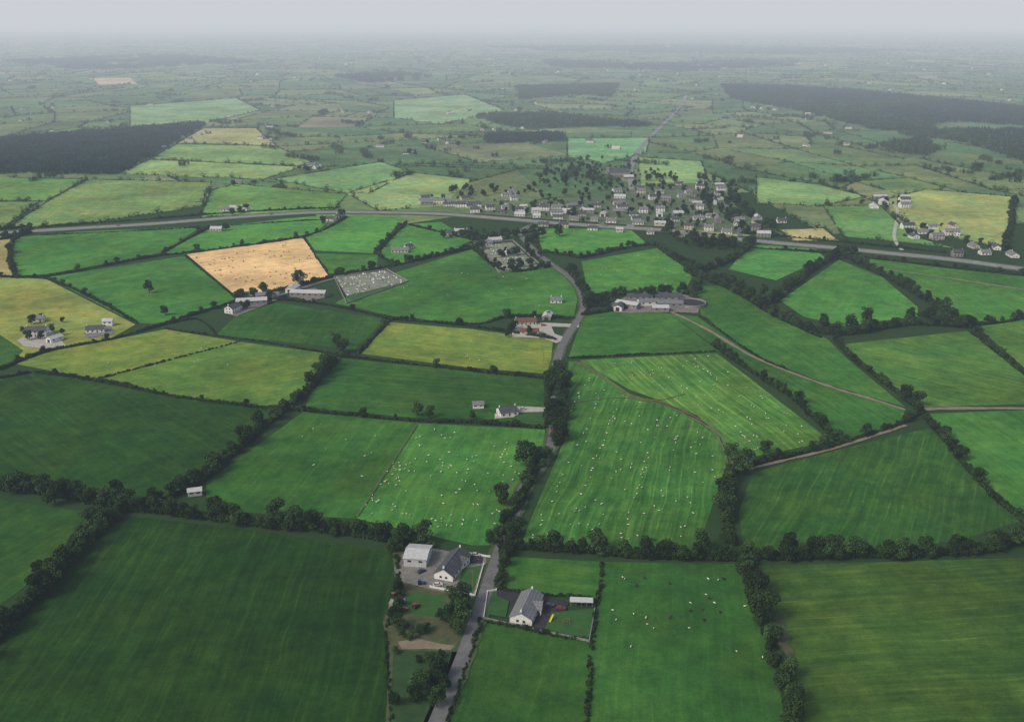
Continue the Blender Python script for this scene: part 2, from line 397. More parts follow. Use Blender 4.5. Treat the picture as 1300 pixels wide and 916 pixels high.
def farseg_src(name,ntree):
    lobes=[]
    for i in range(9): lobes.append((-11+22*(i+.5)/9+random.uniform(-.8,.8),random.uniform(-.4,.4),random.uniform(1.0,1.7),1.7,1.3,random.uniform(1.0,1.9)))
    for i in range(ntree):
        x=random.uniform(-10,10); h=random.uniform(4,8.5); s=random.uniform(2.2,3.8)
        lobes+=[(x,0,h*.75,s,s,h*.5),(x+s*.6,random.uniform(-1,1),h*.55,s*.7,s*.7,h*.35)]
    c,nn,t=leaves(lobes,100+45*ntree,0.9); return leafobj(name,c,nn,t,0.85,M_LEAFF)
def clump_src(name,mat,conif=False):
    lobes=[]; tr=MB()
    for i in range(12):
        x,y=random.uniform(-9,9),random.uniform(-9,9); h=random.uniform(7,13); s=random.uniform(2.2,4) if not conif else random.uniform(1.6,2.6)
        lobes.append((x,y,h*.6,s,s,h*.42)); tr.cyl((x,y,0),(x,y,h*.6),.25,.1,5)
    c,nn,t=leaves(lobes,420,1.0); return leafobj(name,c,nn,t,1.0,mat,tr)
TREES=[tree_src("ash_tree",11,3.8,12),tree_src("oak_tree",9.5,4.4,13,1300),tree_src("sycamore_tree",10.5,4.0,10),tree_src("hawthorn_tree",7,3.2,8,800,0.42),tree_src("beech_tree",12,4.6,15,1500)]
BUSH=[bush_src("hawthorn_bush"),bush_src("blackthorn_bush"),bush_src("bramble_bush",220)]
FAR=[farseg_src("far_hedge_low",0),farseg_src("far_hedge_gappy",1),farseg_src("far_hedge_treed",2),farseg_src("far_hedge_full",4)]
CL=[clump_src("woodland_clump",M_LEAFF),clump_src("woodland_clump_b",M_LEAFF)]
CC=[clump_src("conifer_clump",M_LEAFD,True),clump_src("conifer_clump_b",M_LEAFD,True)]
PT={}
def put(src,x,y,rot,sx,sy=None,sz=None,z=0.1): PT.setdefault(src.name,(src,[]))[1].append((x,y,z,rot,sx,sy if sy else sx,sz if sz else sx))
def instancer(name,src,pts):
    A=np.array(pts,np.float32); me=bpy.data.meshes.new(name); me.from_pydata([tuple(map(float,p[:3])) for p in pts],[],[])
    a=me.attributes.new('rot','FLOAT','POINT'); a.data.foreach_set('value',A[:,3].copy())
    a=me.attributes.new('scl','FLOAT_VECTOR','POINT'); a.data.foreach_set('vector',A[:,4:7].ravel().copy())
    o=link(bpy.data.objects.new(name,me))
    ng=bpy.data.node_groups.new(name+"_scatter",'GeometryNodeTree')
    ng.interface.new_socket('Geometry',in_out='INPUT',socket_type='NodeSocketGeometry'); ng.interface.new_socket('Geometry',in_out='OUTPUT',socket_type='NodeSocketGeometry')
    gi=ng.nodes.new('NodeGroupInput');go=ng.nodes.new('NodeGroupOutput'); ip=ng.nodes.new('GeometryNodeInstanceOnPoints')
    oi=ng.nodes.new('GeometryNodeObjectInfo'); oi.inputs['Object'].default_value=src; oi.inputs['As Instance'].default_value=True
    r=ng.nodes.new('GeometryNodeInputNamedAttribute'); r.data_type='FLOAT'; r.inputs['Name'].default_value='rot'
    s=ng.nodes.new('GeometryNodeInputNamedAttribute'); s.data_type='FLOAT_VECTOR'; s.inputs['Name'].default_value='scl'
    cx=ng.nodes.new('ShaderNodeCombineXYZ'); er=ng.nodes.new('FunctionNodeEulerToRotation'); L=ng.links.new
    L(gi.outputs[0],ip.inputs['Points']);L(oi.outputs['Geometry'],ip.inputs['Instance']);L(r.outputs[0],cx.inputs[2]);L(cx.outputs[0],er.inputs[0]);L(er.outputs[0],ip.inputs['Rotation']);L(s.outputs[0],ip.inputs['Scale']);L(ip.outputs[0],go.inputs[0])
    md=o.modifiers.new('scatter','NODES'); md.node_group=ng
    return o
def along(p,step,jit=0.3):
    out=[];carry=random.random()*step
    for i in range(len(p)-1):
        dx,dy=p[i+1][0]-p[i][0],p[i+1][1]-p[i][1];l=math.hypot(dx,dy)
        if l<1e-6: continue
        ang=math.atan2(dy,dx); d=carry
        while d<l:
            out.append((p[i][0]+dx*d/l,p[i][1]+dy*d/l,ang)); d+=step*random.uniform(1-jit,1+jit)
        carry=d-l
    return out
KIND={'T':(4.4,.56,1.25,2.6,1.7,1.0,1.5),'M':(7.5,.42,1.0,2.0,1.75,.85,1.35),'H':(28,.4,.85,1.0,1.8,.75,1.2),'L':(0,0,0,0,1.9,.45,.75)}
def hedge(px,kind,world=False):
    p=px if world else W(px)
    p=[(a+random.uniform(-.5,.5),b+random.uniform(-.5,.5)) for a,b in smooth(p,4)]
    ts,t0,t1,tj,bs,b0,b1=KIND[kind]; ph=random.uniform(0,50); d=0
    for x,y,a in along(p,bs):
        d+=bs
        if random.random()<0.07: continue
        s=random.uniform(b0,b1)*(1+.22*math.sin((d+ph)/23)+.15*math.sin((d+ph)/7.3)); put(random.choice(BUSH),x+random.uniform(-.6,.6),y+random.uniform(-.6,.6),a+random.uniform(-.3,.3)+random.choice((0,math.pi)),s,s,s*random.uniform(.85,1.3))
    if ts:
        for x,y,a in along(p,ts,0.8):
            s=random.uniform(t0,t1)*random.choice((1,1,.8)); put(random.choice(TREES),x+random.gauss(0,tj*.5),y+random.gauss(0,tj*.5),random.uniform(0,6.28),s,s*random.uniform(.9,1.1),s*random.uniform(.8,1.05))
HL=[
([(-120,612),(0,622),(60,628),(130,642),(190,650),(260,658),(330,668),(400,674),(450,680),(520,690),(547,694)],'T'),
([(0,620),(80,628),(140,640)],'T'),
([(155,648),(112,690),(65,740),(0,805),(-60,860)],'T'),([(150,655),(100,705),(55,755),(-10,820)],'T'),([(130,650),(90,700),(40,750)],'T'),
([(425,460),(395,495),(350,530),(300,575),(255,612),(190,645)],'T'),
([(635,690),(650,655),(664,630),(672,600),(692,572)],'M'),([(660,640),(678,603),(694,578)],'M'),
([(706,565),(712,540),(712,500),(708,475)],'T'),([(694,540),(697,500),(694,480)],'M'),
([(648,695),(700,699),(800,705),(880,707),(930,707),(1000,710),(1080,707),(1160,707),(1240,702),(1300,690),(1400,680)],'T'),
([(800,707),(880,710),(960,712)],'M'),
([(932,700),(922,650),(927,612),(945,592)],'T'),([(945,592),(990,582),(1060,566),(1140,540),(1165,525)],'M'),
([(950,710),(955,760),(985,830),(1010,940)],'T'),
([(850,325),(880,345),(930,362),(975,397),(1030,420),(1080,425),(1150,413),(1230,416)],'T'),([(870,345),(930,370),(980,400),(1040,428)],'T'),
([(1230,416),(1175,382),(1130,355),(1090,336),(1065,322)],'T'),
([(975,387),(1000,368),(1040,338),(1065,325),(1085,322)],'T'),([(880,350),(930,330),(955,310)],'T'),
([(1060,430),(1080,455),(1120,485),(1165,520)],'M'),([(1165,520),(1200,560),(1240,610),(1300,665),(1400,740)],'M'),
([(905,438),(950,470),(1010,510),(1065,562)],'M'),
([(755,378),(800,374),(868,374),(890,357)],'M'),([(722,343),(740,370),(744,392)],'T'),
([(1230,420),(1310,482),(1400,540)],'M'),
([(-120,482),(0,480),(50,473),(140,487),(230,505),(345,519),(385,521),(530,535),(600,537),(692,544)],'H'),
([(50,473),(140,487),(230,505),(345,519)],'L'),
([(430,452),(560,467),(692,481)],'H'),([(210,418),(330,434),(425,450)],'L'),
([(490,405),(600,415),(702,431)],'H'),([(455,449),(495,407)],'H'),([(345,380),(420,388),(495,405)],'H'),
([(0,470),(60,446),(140,431),(205,413),(300,383),(350,370),(420,352)],'H'),([(205,414),(250,405),(275,425)],'L'),
([(55,352),(110,375),(175,411)],'H'),([(235,325),(302,381)],'L'),
([(0,352),(60,351),(190,327),(240,321),(385,301),(440,276)],'H'),([(385,302),(420,353)],'L'),
([(205,322),(265,289)],'H'),([(475,322),(515,284)],'M'),([(420,352),(480,342),(600,315)],'M'),([(478,322),(500,338)],'H'),
([(738,328),(822,311),(850,325)],'M'),([(690,320),(738,328)],'M'),([(835,315),(880,346)],'M'),
([(720,455),(830,450),(908,446)],'L'),([(765,714),(758,770),(752,815)],'L'),([(612,787),(680,802),(752,815)],'L'),([(630,748),(690,755),(760,762)],'L'),
([(122,482),(305,434)],'L'),([(520,286),(600,305)],'H'),([(600,305),(690,292)],'M'),([(600,315),(640,345),(700,338)],'M'),
([(752,815),(742,940)],'L'),([(648,700),(640,712),(632,748)],'M'),([(610,790),(590,850),(560,940)],'L'),([(505,705),(506,745),(490,800),(498,940)],'L'),
([(1085,326),(1300,350),(1400,358)],'H'),([(1165,400),(1240,412),(1310,404)],'M'),([(500,405),(600,412),(650,402),(728,405)],'H'),
([(890,402),(960,452),(1000,470)],'L'),([(740,400),(800,391)],'M'),([(1275,318),(1283,285),(1288,252)],'T'),
([(0,292),(40,290),(15,310),(18,350)],'M'),([(0,305),(40,296)],'T'),
]
for p,k in HL: hedge(p,k)
# highway hedges
hedge([(50,299),(200,292),(330,284),(430,278)],'L'); hedge([(50,289),(200,278),(300,270),(430,264)],'H')
hedge([(880,308),(950,315),(1060,323),(1200,340),(1310,352)],'H'); hedge([(940,296),(1060,307),(1200,321)],'H')
def tree(u,v,s=1.0,k=None):
    x,y=G(u,v); put(TREES[k] if k is not None else random.choice(TREES),x,y,random.uniform(0,6.28),s,s,s*random.uniform(.85,1.05))
for u,v,s in [(668,592,1.5),(675,580,1.0),(436,448,1.5),(428,440,1.2),(190,372,1.3),(380,362,1.5),(530,528,1.4),(545,530,.9),(415,472,1.5),(405,478,1.2),(920,640,1.6),(940,602,1.5),(928,585,1.3),(955,760,1.5),(968,785,1.6),(700,485,1.3),(712,478,1.3),(700,500,1.2),(580,775,1.3),(585,790,1.5),(577,800,1.0),(622,690,.8),(636,640,1.2),(1150,505,1.2),(1165,515,1.2),(1080,420,1.5),(1100,410,1.5),(1155,410,1.4),(1180,405,1.5),(1045,420,1.5),(970,380,1.4),(890,355,1.4),(905,358,1.3),(770,385,1.2),(760,390,1.2),(640,665,1.0),(500,700,1.0),(710,300,1.3),(655,680,1.2),(1060,330,1.5),(150,640,1.4),(40,622,1.4),(20,626,1.5),(70,640,1.3),(350,655,1.2),(375,672,1.4),(270,600,1.4),(330,545,1.3),(645,402,1),(672,425,.8),(40,412,.8),(210,400,1.0),(970,575,.9),(1015,512,.9),(1200,395,1.3),(600,533,.7),(1000,706,1.4),(1050,708,1.5),(1145,706,1.5),(890,700,1.3),(760,702,1.2)]:
    tree(u,v,s)

# ---------- far cells & hedges ----------
VILL=W([(520,236),(600,232),(660,236),(765,205),(850,215),(905,238),(930,262),(1000,290),(960,302),(850,292),(700,284),(600,275),(525,270)])
FOR=[(W([(-260,194),(0,178),(130,167),(262,157),(205,190),(150,222),(0,220),(-260,226)]),'P',11),
 (W([(915,108),(1000,110),(1120,118),(1330,140),(1500,160),(1500,225),(1300,206),(1225,182),(1120,168),(1010,140),(930,126)]),'C',17),
 (W([(1120,185),(1170,178),(1195,190),(1150,205)]),'D',16),
 (W([(655,110),(785,107),(775,124),(735,120),(660,127)]),'C',18),
 (W([(600,148),(700,145),(740,150),(830,160),(800,170),(740,172),(700,168),(640,160)]),'D',16),
 (W([(615,172),(715,170),(718,180),(620,182)]),'C',13),
 (W([(690,78),(850,80),(1010,76),(1010,84),(860,90),(700,86)]),'D',50),
 (W([(0,78),(220,70),(330,80),(100,90)]),'D',70),
 (W([(420,98),(500,94),(560,100),(470,106)]),'D',34),
 (W([(1030,180),(1060,182),(1050,190),(1030,188)]),'D',14),
 (W([(620,60),(900,58),(1200,66),(1000,70),(700,66)]),'D',85)]
HWY=[(-200,308),(-60,299),(0,296),(100,290),(200,284),(300,276),(400,270),(480,270),(560,272),(640,278),(700,283),(770,288),(850,293),(920,302),(1000,310),(1060,315),(1130,322),(1210,330),(1300,342),(1450,360)]
def far():
    a0=math.radians(18); sx,sy=150,195
    ca,sa_=math.cos(a0),math.sin(a0); from mathutils import noise as mn
    def gp(i,j):
        r=random.Random(i*7919+j*104729)
        x=i*sx+r.uniform(-.36,.36)*sx; y=j*sy+r.uniform(-.36,.36)*sy
        if (j//2)%2: x+=sx*.45
        X=ca*x-sa_*y;Y=sa_*x+ca*y
        n=mn.noise_vector(Vector((X/900,Y/900,3)))
        return (X+n[0]*260,Y+n[1]*260)
    pal=[(.095,.19,.082),(.08,.175,.08),(.118,.215,.09),(.145,.23,.105),(.135,.205,.095),(.086,.20,.09),(.185,.245,.13),(.07,.15,.07),(.105,.18,.085),(.23,.225,.15)]  # greens lightened, brighter light over far land put into the colour
    wts=[3,3,3,2.6,2.2,2.6,1.9,1.4,2.5,.45]
    vs=[];fs=[];cols=[];sd=[];sa2=[]; segs=[]
    YMAX=13500
    for i in range(-75,115):
        for j in range(-55,85):
            q=[gp(i,j),gp(i+1,j),gp(i+1,j+1),gp(i,j+1)]
            cx=sum(a[0] for a in q)/4;cy=sum(a[1] for a in q)/4
            if cy<1290 or cy>YMAX or abs(cx)>.56*cy+350: continue
            rr=random.Random(i*31+j*17077)
            c=np.array(rr.choices(pal,wts)[0])*rr.uniform(.85,1.2)
            if rr.random()<.3:
                r2=random.Random((i//2)*31+(j)*17); c=np.array(r2.choices(pal,wts)[0])
            o=len(vs); vs+=[(a[0],a[1],.05) for a in q]; fs.append((o,o+1,o+2,o+3)); cols.append(c)
            ang=a0+rr.uniform(-.3,.3); sd.append((math.cos(ang),math.sin(ang),0)); sa2.append(rr.uniform(0.02,.1))
            for A,B in ((q[0],q[1]),(q[0],q[3])):
                if rr.random()<.16: continue
                segs.append((A,B,rr.random()))
            if rr.random()<.12:
                segs.append(((q[0][0]*.5+q[1][0]*.5,q[0][1]*.5+q[1][1]*.5),(q[2][0]*.5+q[3][0]*.5,q[2][1]*.5+q[3][1]*.5),rr.random()))
    field_obj("distant_fields",vs,fs,cols,sd,sa2)
    pts=[]
    for A,B,r in segs:
        y=(A[1]+B[1])/2; step=20 if y<6000 else 34; 
        for x,yy,a in along([A,B],step,.12): pts.append((x,yy,a,r,step/20))
    for k,(px,c,am,d) in enumerate(FD):
        if k>=39 and k<len(FD)-1:
            p=W(px)
            for x,yy,a in along(p+[p[0]],20,.12): pts.append((x,yy,a,2+random.random()*.8,1))
    X=np.array([p[0] for p in pts]);Y=np.array([p[1] for p in pts]); bad=np.zeros(len(pts),bool)
    border=np.array([p[3]>=2 for p in pts])
    for pl in POLY: bad|=inpoly(X,Y,pl)&~border
    bad|=inpoly(X,Y,VILL)
    for f in FOR: bad|=inpoly(X,Y,f[0])
    hw=smooth(W(HWY)); hx=[h[0] for h in hw];hy=[h[1] for h in hw]
    bad|= Y<np.interp(X,hx,hy)+16
    for k,(x,y,a,r,s) in enumerate(pts):
        if bad[k] or random.random()<.1: continue
        r=r%1; t=random.random()
        idx=0 if t<.45-.3*r else (1 if t<.8-.3*r else (2 if t<.96-.1*r else 3))
        g=.42+.5*r; 
        put(FAR[idx],x,y,a+random.choice((0,math.pi)),s*1.05,g*(1 if y<6000 else 1.2),g*random.uniform(.8,1.25))
    for poly,kind,stp in FOR:
        xs=[p[0] for p in poly];ys=[p[1] for p in poly]
        gx=np.arange(min(xs),max(xs),stp);gy=np.arange(min(ys),max(ys),stp*1.0)
        XX,YY=np.meshgrid(gx,gy); XX=XX.ravel()+rng.uniform(-.4,.4,XX.size)*stp; YY=YY.ravel()+rng.uniform(-.4,.4,YY.size)*stp
        m=inpoly(XX,YY,poly)
        for x,y in zip(XX[m],YY[m]):
            if kind=='D' and mn.noise(Vector((x/260,y/260,5)))>.22: continue
            if kind=='C' and mn.noise(Vector((x/300,y/300,9)))>.5: continue
            con=kind=='P' or (kind=='C' and mn.noise(Vector((x/500,y/500,1)))<.15)
            s=random.uniform(.75,1.1)*max(1,stp/20); put(random.choice(CC if con else CL),x,y,random.uniform(0,6.28),s,s,min(s,1.3)*(.75 if kind in 'CP' else 1))
    # scattered copses
    for k in range(600):
        y=1500+ (random.random()**1.6)*10500; x=random.uniform(-.58,.58)*y
        if any(inpoly([x],[y],pl)[0] for pl in POLY[39:]) and random.random()<.8: continue
        if y<np.interp(x,hx,hy)+30: continue
        n=random.choice((1,1,1,2,3,6)); a=random.uniform(0,3.14)
        for q in range(n):
            d=q*14; s=random.uniform(.45,.9)*(1 if y<5000 else 1.3); put(random.choice(CL),x+math.cos(a)*d+random.uniform(-5,5),y+math.sin(a)*d,random.uniform(0,6.28),s)
far()

# ---------- roads ----------
ROAD=[(540,950),(565,890),(590,828),(606,782),(618,748),(629,715),(640,685),(652,655),(664,622),(684,592),(699,568),(703,540),(703,505),(704,475),(710,447),(720,427),(733,407),(741,390),(735,367),(720,350),(700,336),(678,318),(664,302),(664,292),(680,284)]
ribbon("country_road_verge",ROAD,9.5,.46,M_VERGE,jit=.12)
ribbon("country_road",ROAD,5.8,.50,M_ROAD)
ribbon("highway_verge",HWY,26,.455,M_VERGE,jit=.1); ribbon("highway_road",HWY,15,.505,M_HWY)
mb=MB(); hp=smooth(W(HWY),8)
for x,y,a in along(hp,9,0):
    c,s=math.cos(a),math.sin(a)
    mb.add([(x-1.5*c-.1*-s,y-1.5*s-.1*c,.53),(x+1.5*c-.1*-s,y+1.5*s-.1*c,.53),(x+1.5*c+.1*-s,y+1.5*s+.1*c,.53),(x-1.5*c+.1*-s,y-1.5*s+.1*c,.53)],[(0,1,2,3)])
mb.obj("road_markings",M_PAINT)
ribbon("village_road",[(800,290),(802,262),(802,240),(800,222),(803,207),(812,190),(830,170),(850,150),(866,132),(872,118)],9,.50,M_HWY)
ribbon("village_road",[(770,288),(745,275),(700,268),(660,266),(620,262)],6,.515,M_ROAD)
ribbon("village_road",[(800,245),(850,243),(900,252),(930,268),(940,300)],6,.52,M_ROAD)
ribbon("lane",[(305,386),(345,378),(420,355),(490,340),(560,322),(600,309),(664,296)],4.5,.51,M_ROAD)
ribbon("lane",[(1145,318),(1135,300),(1140,270),(1130,256)],4,.525,M_PALE)
ribbon("farm_track",[(830,388),(860,400),(900,420),(960,455),(1050,490),(1100,505),(1150,521)],3.4,.505,M_DIRT,jit=.3)
ribbon("farm_track",[(1165,521),(1200,519),(1300,519),(1450,522)],4.2,.51,M_DIRT,jit=.3)
ribbon("farm_track",[(1150,540),(1060,569),(990,586),(950,596)],2.6,.505,M_DIRT,jit=.4)
ribbon("farm_track",[(1100,340),(1180,350),(1300,368),(1400,380)],3,.52,M_DIRT,jit=.3)
for off in (-1.4,1.4):
    ribbon("wheel_ruts",[(728,459),(760,475),(800,503),(840,512),(880,530),(908,548),(922,572),(928,592)],1.5,.50+off*.002,M_RUT,off=off,jit=.6)
ribbon("wheel_ruts",[(722,512),(780,505),(835,508),(870,500)],1.2,.492,M_RUT,jit=.5)
ribbon("wheel_ruts",[(960,722),(966,760),(990,800),(1000,850)],5,.47,M_ROUGH,jit=.5)
ribbon("field_path",[(455,655),(530,540)],.8,.47,M_VERGE,jit=.5)

# ---------- buildings ----------
def emp(name,x,y,z,ang):
    e=bpy.data.objects.new(name,None); e.empty_display_size=1; e.location=(x,y,z); e.rotation_euler=(0,0,ang); return link(e)
def house(name,x,y,ang,L,Wd,eave=2.7,rh=2.3,wall=M_WHITE,roof=M_SLATE,chim=2,hip=False,storeys=1,detail=True):
    e=emp(name,x,y,.42,ang); a=L/2;b=Wd/2
    w=MB()
    if hip: w.box(-a,a,-b,b,0,eave)
    else:
        vs=[(-a,-b,0),(a,-b,0),(a,b,0),(-a,b,0),(-a,-b,eave),(a,-b,eave),(a,b,eave),(-a,b,eave),(-a,0,eave+rh),(a,0,eave+rh)]
        w.add(vs,[(0,1,5,4),(2,3,7,6),(1,2,6,9,5),(3,0,4,8,7)])
    w.obj("walls",wall,e)
    o=.4; t=.16; dz=rh*o/b; r=MB()
    if hip:
        k=min(b,a*.8); r.add([(-a-o,-b-o,eave-.05),(a+o,-b-o,eave-.05),(a+o,b+o,eave-.05),(-a-o,b+o,eave-.05),(-a+k,0,eave+rh),(a-k,0,eave+rh)],[(0,1,5,4),(2,3,4,5),(1,2,5),(3,0,4),(3,2,1,0)])
    else:
        for s in (-1,1):
            p=[(-a-o,s*(b+o),eave-dz+.04),(a+o,s*(b+o),eave-dz+.04),(a+o,0,eave+rh+.04),(-a-o,0,eave+rh+.04)]
            q=[(u,v,z+t) for u,v,z in p]; vs=p+q
            fs_=[(0,1,2,3),(7,6,5,4),(0,4,5,1),(1,5,6,2),(3,7,4,0)]
            if s>0: fs_=[f[::-1] for f in fs_]
            fs_=[f[::-1] for f in fs_]
            r.add(vs,fs_)
        r.box(-a-o,a+o,-.12,.12,eave+rh+.15,eave+rh+.28)
    r.obj("roof",roof,e)
    if detail:
        g=MB(); fr=MB(); n=max(2,int(L/3.2))
        for st in range(storeys):
            zb=.9+2.6*st
            for s in (-1,1):
                for i in range(n):
                    xx=-a+L*(i+.5)/n
                    if i==n//2 and s==-1 and st==0: continue
                    y0,y1=sorted((s*(b+.002),s*(b+.05))); g.box(xx-.6,xx+.6,y0,y1,zb,zb+1.15)
                    y0,y1=sorted((s*(b+.002),s*(b+.14))); fr.box(xx-.7,xx+.7,y0,y1,zb-.12,zb-.01)
            for s in (-1,1):
                x0,x1=sorted((s*(a+.002),s*(a+.05))); g.box(x0,x1,-1.9,-.8,zb,zb+1.1); g.box(x0,x1,.8,1.9,zb,zb+1.1)
        g.obj("windows",M_GLASS,e); fr.obj("sills",M_STONE,e)
        d=MB(); xx=-a+L*(n//2+.5)/n; d.box(xx-.5,xx+.5,-b-.07,-b-.002,0.02,2.1); d.obj("door",M_DOOR,e)
    c=MB()
    if chim:
        for xx in ([-a+.6,a-.6] if chim==2 else [a*.3]):
            xx=xx if not hip else xx*.3
            c.box(xx-.35,xx+.35,-.35,.35,eave+rh*.6,eave+rh+1.1); c.cyl((xx,0,eave+rh+1.1),(xx,0,eave+rh+1.45),.14,.12,8)
        c.obj("chimneys",wall,e)
    return e
def barn(name,x,y,ang,L,Wd,eave=4,rh=1.6,wall=M_STONE,roof=M_METAL):
    e=house(name,x,y,ang,L,Wd,eave,rh,wall,roof,0,False,1,False); a=L/2;b=Wd/2
    d=MB(); d.box(-a-.05,-a-.003,-Wd*.25,Wd*.25,.02,eave*.85); n=max(2,int(L/5))
    for i in range(n): xx=-a+L*(i+.5)/n; d.box(xx-.9,xx+.9,-b-.05,-b-.003,eave*.55,eave*.8)
    d.obj("opening_shade",M_DARKTAR,e); return e  # dark panels, shade inside the barn openings put in as colour
def at(fn,name,u1,v1,u2,v2,Wd,**k):
    A=G(u1,v1);B=G(u2,v2); L=math.hypot(B[0]-A[0],B[1]-A[1])
    return fn(name,(A[0]+B[0])/2,(A[1]+B[1])/2,math.atan2(B[1]-A[1],B[0]-A[0]),L,Wd,**k)
def here(fn,name,u,v,deg,L,Wd,**k):
    x,y=G(u,v); return fn(name,x,y,math.radians(deg),L,Wd,**k)
# yards etc.
patch("garden_grass",[(498,700),(620,706),(618,750),(604,790),(588,828),(555,940),(488,940),(495,830),(486,790),(502,745)],M_ROUGH)
patch("farmyard",[(517,694),(550,697),(590,703),(620,708),(608,752),(598,760),(545,748),(508,738),(500,722)],M_GRAVEL)
patch("front_lawn",[(588,722),(612,718),(600,756),(578,751)],M_LAWN)
patch("garden_lawn",[(520,752),(565,756),(560,785),(505,778)],M_LAWN)
patch("garden_lawn",[(500,826),(585,828),(552,940),(492,940)],noisy("long_grass",(0.02,0.06,0.02),(0.045,0.10,0.03),0.15,detail=7))
patch("driveway_dark",[(600,704),(614,708),(612,716),(590,716)],M_DARKTAR)
patch("dirt_track_yard",[(505,815),(530,811),(560,818),(578,820),(572,826),(540,824),(510,825)],M_DIRT)
patch("front_lawn",[(622,752),(648,756),(642,784),(616,780)],M_LAWN)
patch("tarmac_yard",[(632,748),(655,752),(722,764),(719,776),(700,778),(690,800),(645,791),(648,765),(630,757)],M_DARKTAR)
patch("garden_lawn",[(700,778),(754,773),(748,813),(690,801)],M_LAWN)
at(house,"bungalow",563,737,585,708,9.0,eave=2.8,rh=2.8,wall=M_WHITE,roof=M_SLATE)
at(house,"bungalow_wing",578,715,592,719,6.5,eave=2.7,rh=1.9,wall=M_WHITE,roof=M_SLATE,chim=0)
at(barn,"farm_shed",517,710,545,712,13,eave=4.2,rh=1.6,wall=M_METAL,roof=M_METAL)
at(house,"bungalow",661,793,676,761,9.5,eave=2.8,rh=2.6,wall=M_WHITE,roof=M_SLATE2)
at(house,"bungalow_wing",676,775,688,776,7,eave=2.7,rh=1.7,wall=M_WHITE,roof=M_SLATE2,chim=0)
# open shed behind the second bungalow
x,y=G(738,768); e=emp("open_garden_shed",x,y,.44,math.radians(-4)); m=MB()
for i in range(5):
    for s in (-1.6,1.6): m.box(-4.6+i*2.3-.08,-4.6+i*2.3+.08,s-.08,s+.08,0,2.3)
m.obj("posts",M_WOOD,e); m=MB(); m.box(-5,5,-2,2,2.303,2.42); m.obj("roof",M_METAL,e); m=MB(); m.box(-4.5,4.5,1.7,1.78,0,2.29); m.obj("back_wall",M_WHITE,e)
at(house,"bungalow",633,527,655,524,9,eave=2.7,rh=2.2,wall=M_WHITE,roof=M_SLATE); here(barn,"garage",607,517,5,7,6,eave=2.6,rh=1.3,wall=M_WHITE,roof=M_SLATE2)
patch("forecourt",[(655,516),(697,518),(697,523),(660,524),(652,530),(628,532),(628,526)],M_PALE); patch("garden_lawn",[(660,524),(697,524),(694,537),(655,534)],M_LAWN)
patch("forecourt",[(650,412),(690,410),(735,412),(735,416),(700,415),(704,424),(720,430),(706,436),(690,430),(650,428)],M_PALE)
at(house,"farmhouse",654,412,680,411,8.5,eave=2.8,rh=2.2,wall=M_CREAM,roof=M_RED); here(barn,"outbuilding",672,424,0,15,7,wall=M_CREAM,roof=M_RED,eave=2.8); here(barn,"outbuilding",695,404,80,14,7,eave=3); here(house,"cottage",706,384,0,10,6.5,wall=M_WHITE,roof=M_SLATE2)
# farm
patch("farmyard",[(775,385),(800,375),(870,374),(890,385),(886,398),(840,396),(800,398),(780,397)],M_GRAVEL)
for u,v,d,L,w_,wl,rf in [(797,390,-30,20,9,M_STONE,M_METAL),(812,380,0,22,10,M_STONE,M_SLATE),(823,387,10,18,9,M_WHITE,M_SLATE2),(832,378,0,20,12,M_STONE,M_GMETAL),(848,380,0,24,13,M_STONE,M_SLATE),(850,389,0,22,11,M_STONE,M_SLATE2),(838,395,0,14,8,M_STONE,M_METAL),(786,393,70,12,7,M_WHITE,M_SLATE)]:
    here(barn,"farm_barn",u,v,d,L,w_,eave=3.8,rh=1.5,wall=wl,roof=rf)
x,y=G(877,387); e=emp("slurry_tank",x,y,.45,0); m=MB(); n=32
for i in range(n):
    a0_=2*math.pi*i/n;a1_=2*math.pi*(i+1)/n
    def pt(r,a,z): return (r*math.cos(a),r*math.sin(a),z)
    m.add([pt(13,a0_,0),pt(13,a1_,0),pt(13,a1_,2.6),pt(13,a0_,2.6),pt(12.6,a0_,2.6),pt(12.6,a1_,2.6),pt(12.6,a1_,.5),pt(12.6,a0_,.5)],[(0,1,2,3),(3,2,5,4),(4,5,6,7)])
m.obj("wall",M_STONE,e); m=MB(); m.add([pt(12.6,2*math.pi*i/n,1.2) for i in range(n)],[tuple(range(n))]); m.obj("slurry",M_DARKTAR,e)
# left houses
patch("farmyard",[(22,432),(60,415),(85,440),(55,443),(30,440)],M_PALE); patch("farmyard",[(105,424),(140,414),(145,424),(112,430)],M_GRAVEL)
here(house,"white_house",48,426,5,16,9,eave=4.8,rh=2.6,storeys=2); here(barn,"outbuilding",70,433,60,11,6,eave=3,roof=M_METAL,wall=M_WHITE); here(house,"cottage",50,408,0,9,6,roof=M_SLATE2); here(house,"bungalow",122,421,10,14,7.5); here(barn,"outbuilding",138,413,0,8,5,wall=M_WHITE)
patch("farmyard",[(285,398),(330,378),(360,378),(300,402)],M_GRAVEL)
here(barn,"farm_barn",320,386,12,26,11,wall=M_STONE,roof=M_METAL); here(barn,"farm_barn",340,379,12,20,10,wall=M_STONE,roof=M_SLATE2); here(house,"farmhouse",296,396,70,13,8,eave=4.6,storeys=2); here(house,"cottage",308,378,10,12,7)
patch("churchyard_car_park",[(365,372),(400,366),(420,376),(390,384)],M_GRAVEL); here(barn,"workshop",392,376,-5,32,11,wall=M_STONE,roof=M_METAL); here(barn,"outbuilding",372,370,80,16,8,wall=M_WHITE)
here(barn,"field_shelter",248,628,15,7,5,eave=2.8,rh=1,wall=M_METAL,roof=M_METAL)
here(house,"farmhouse",508,320,0,18,9,roof=M_SLATE2,wall=M_CREAM); here(house,"cottage",518,316,60,12,7)
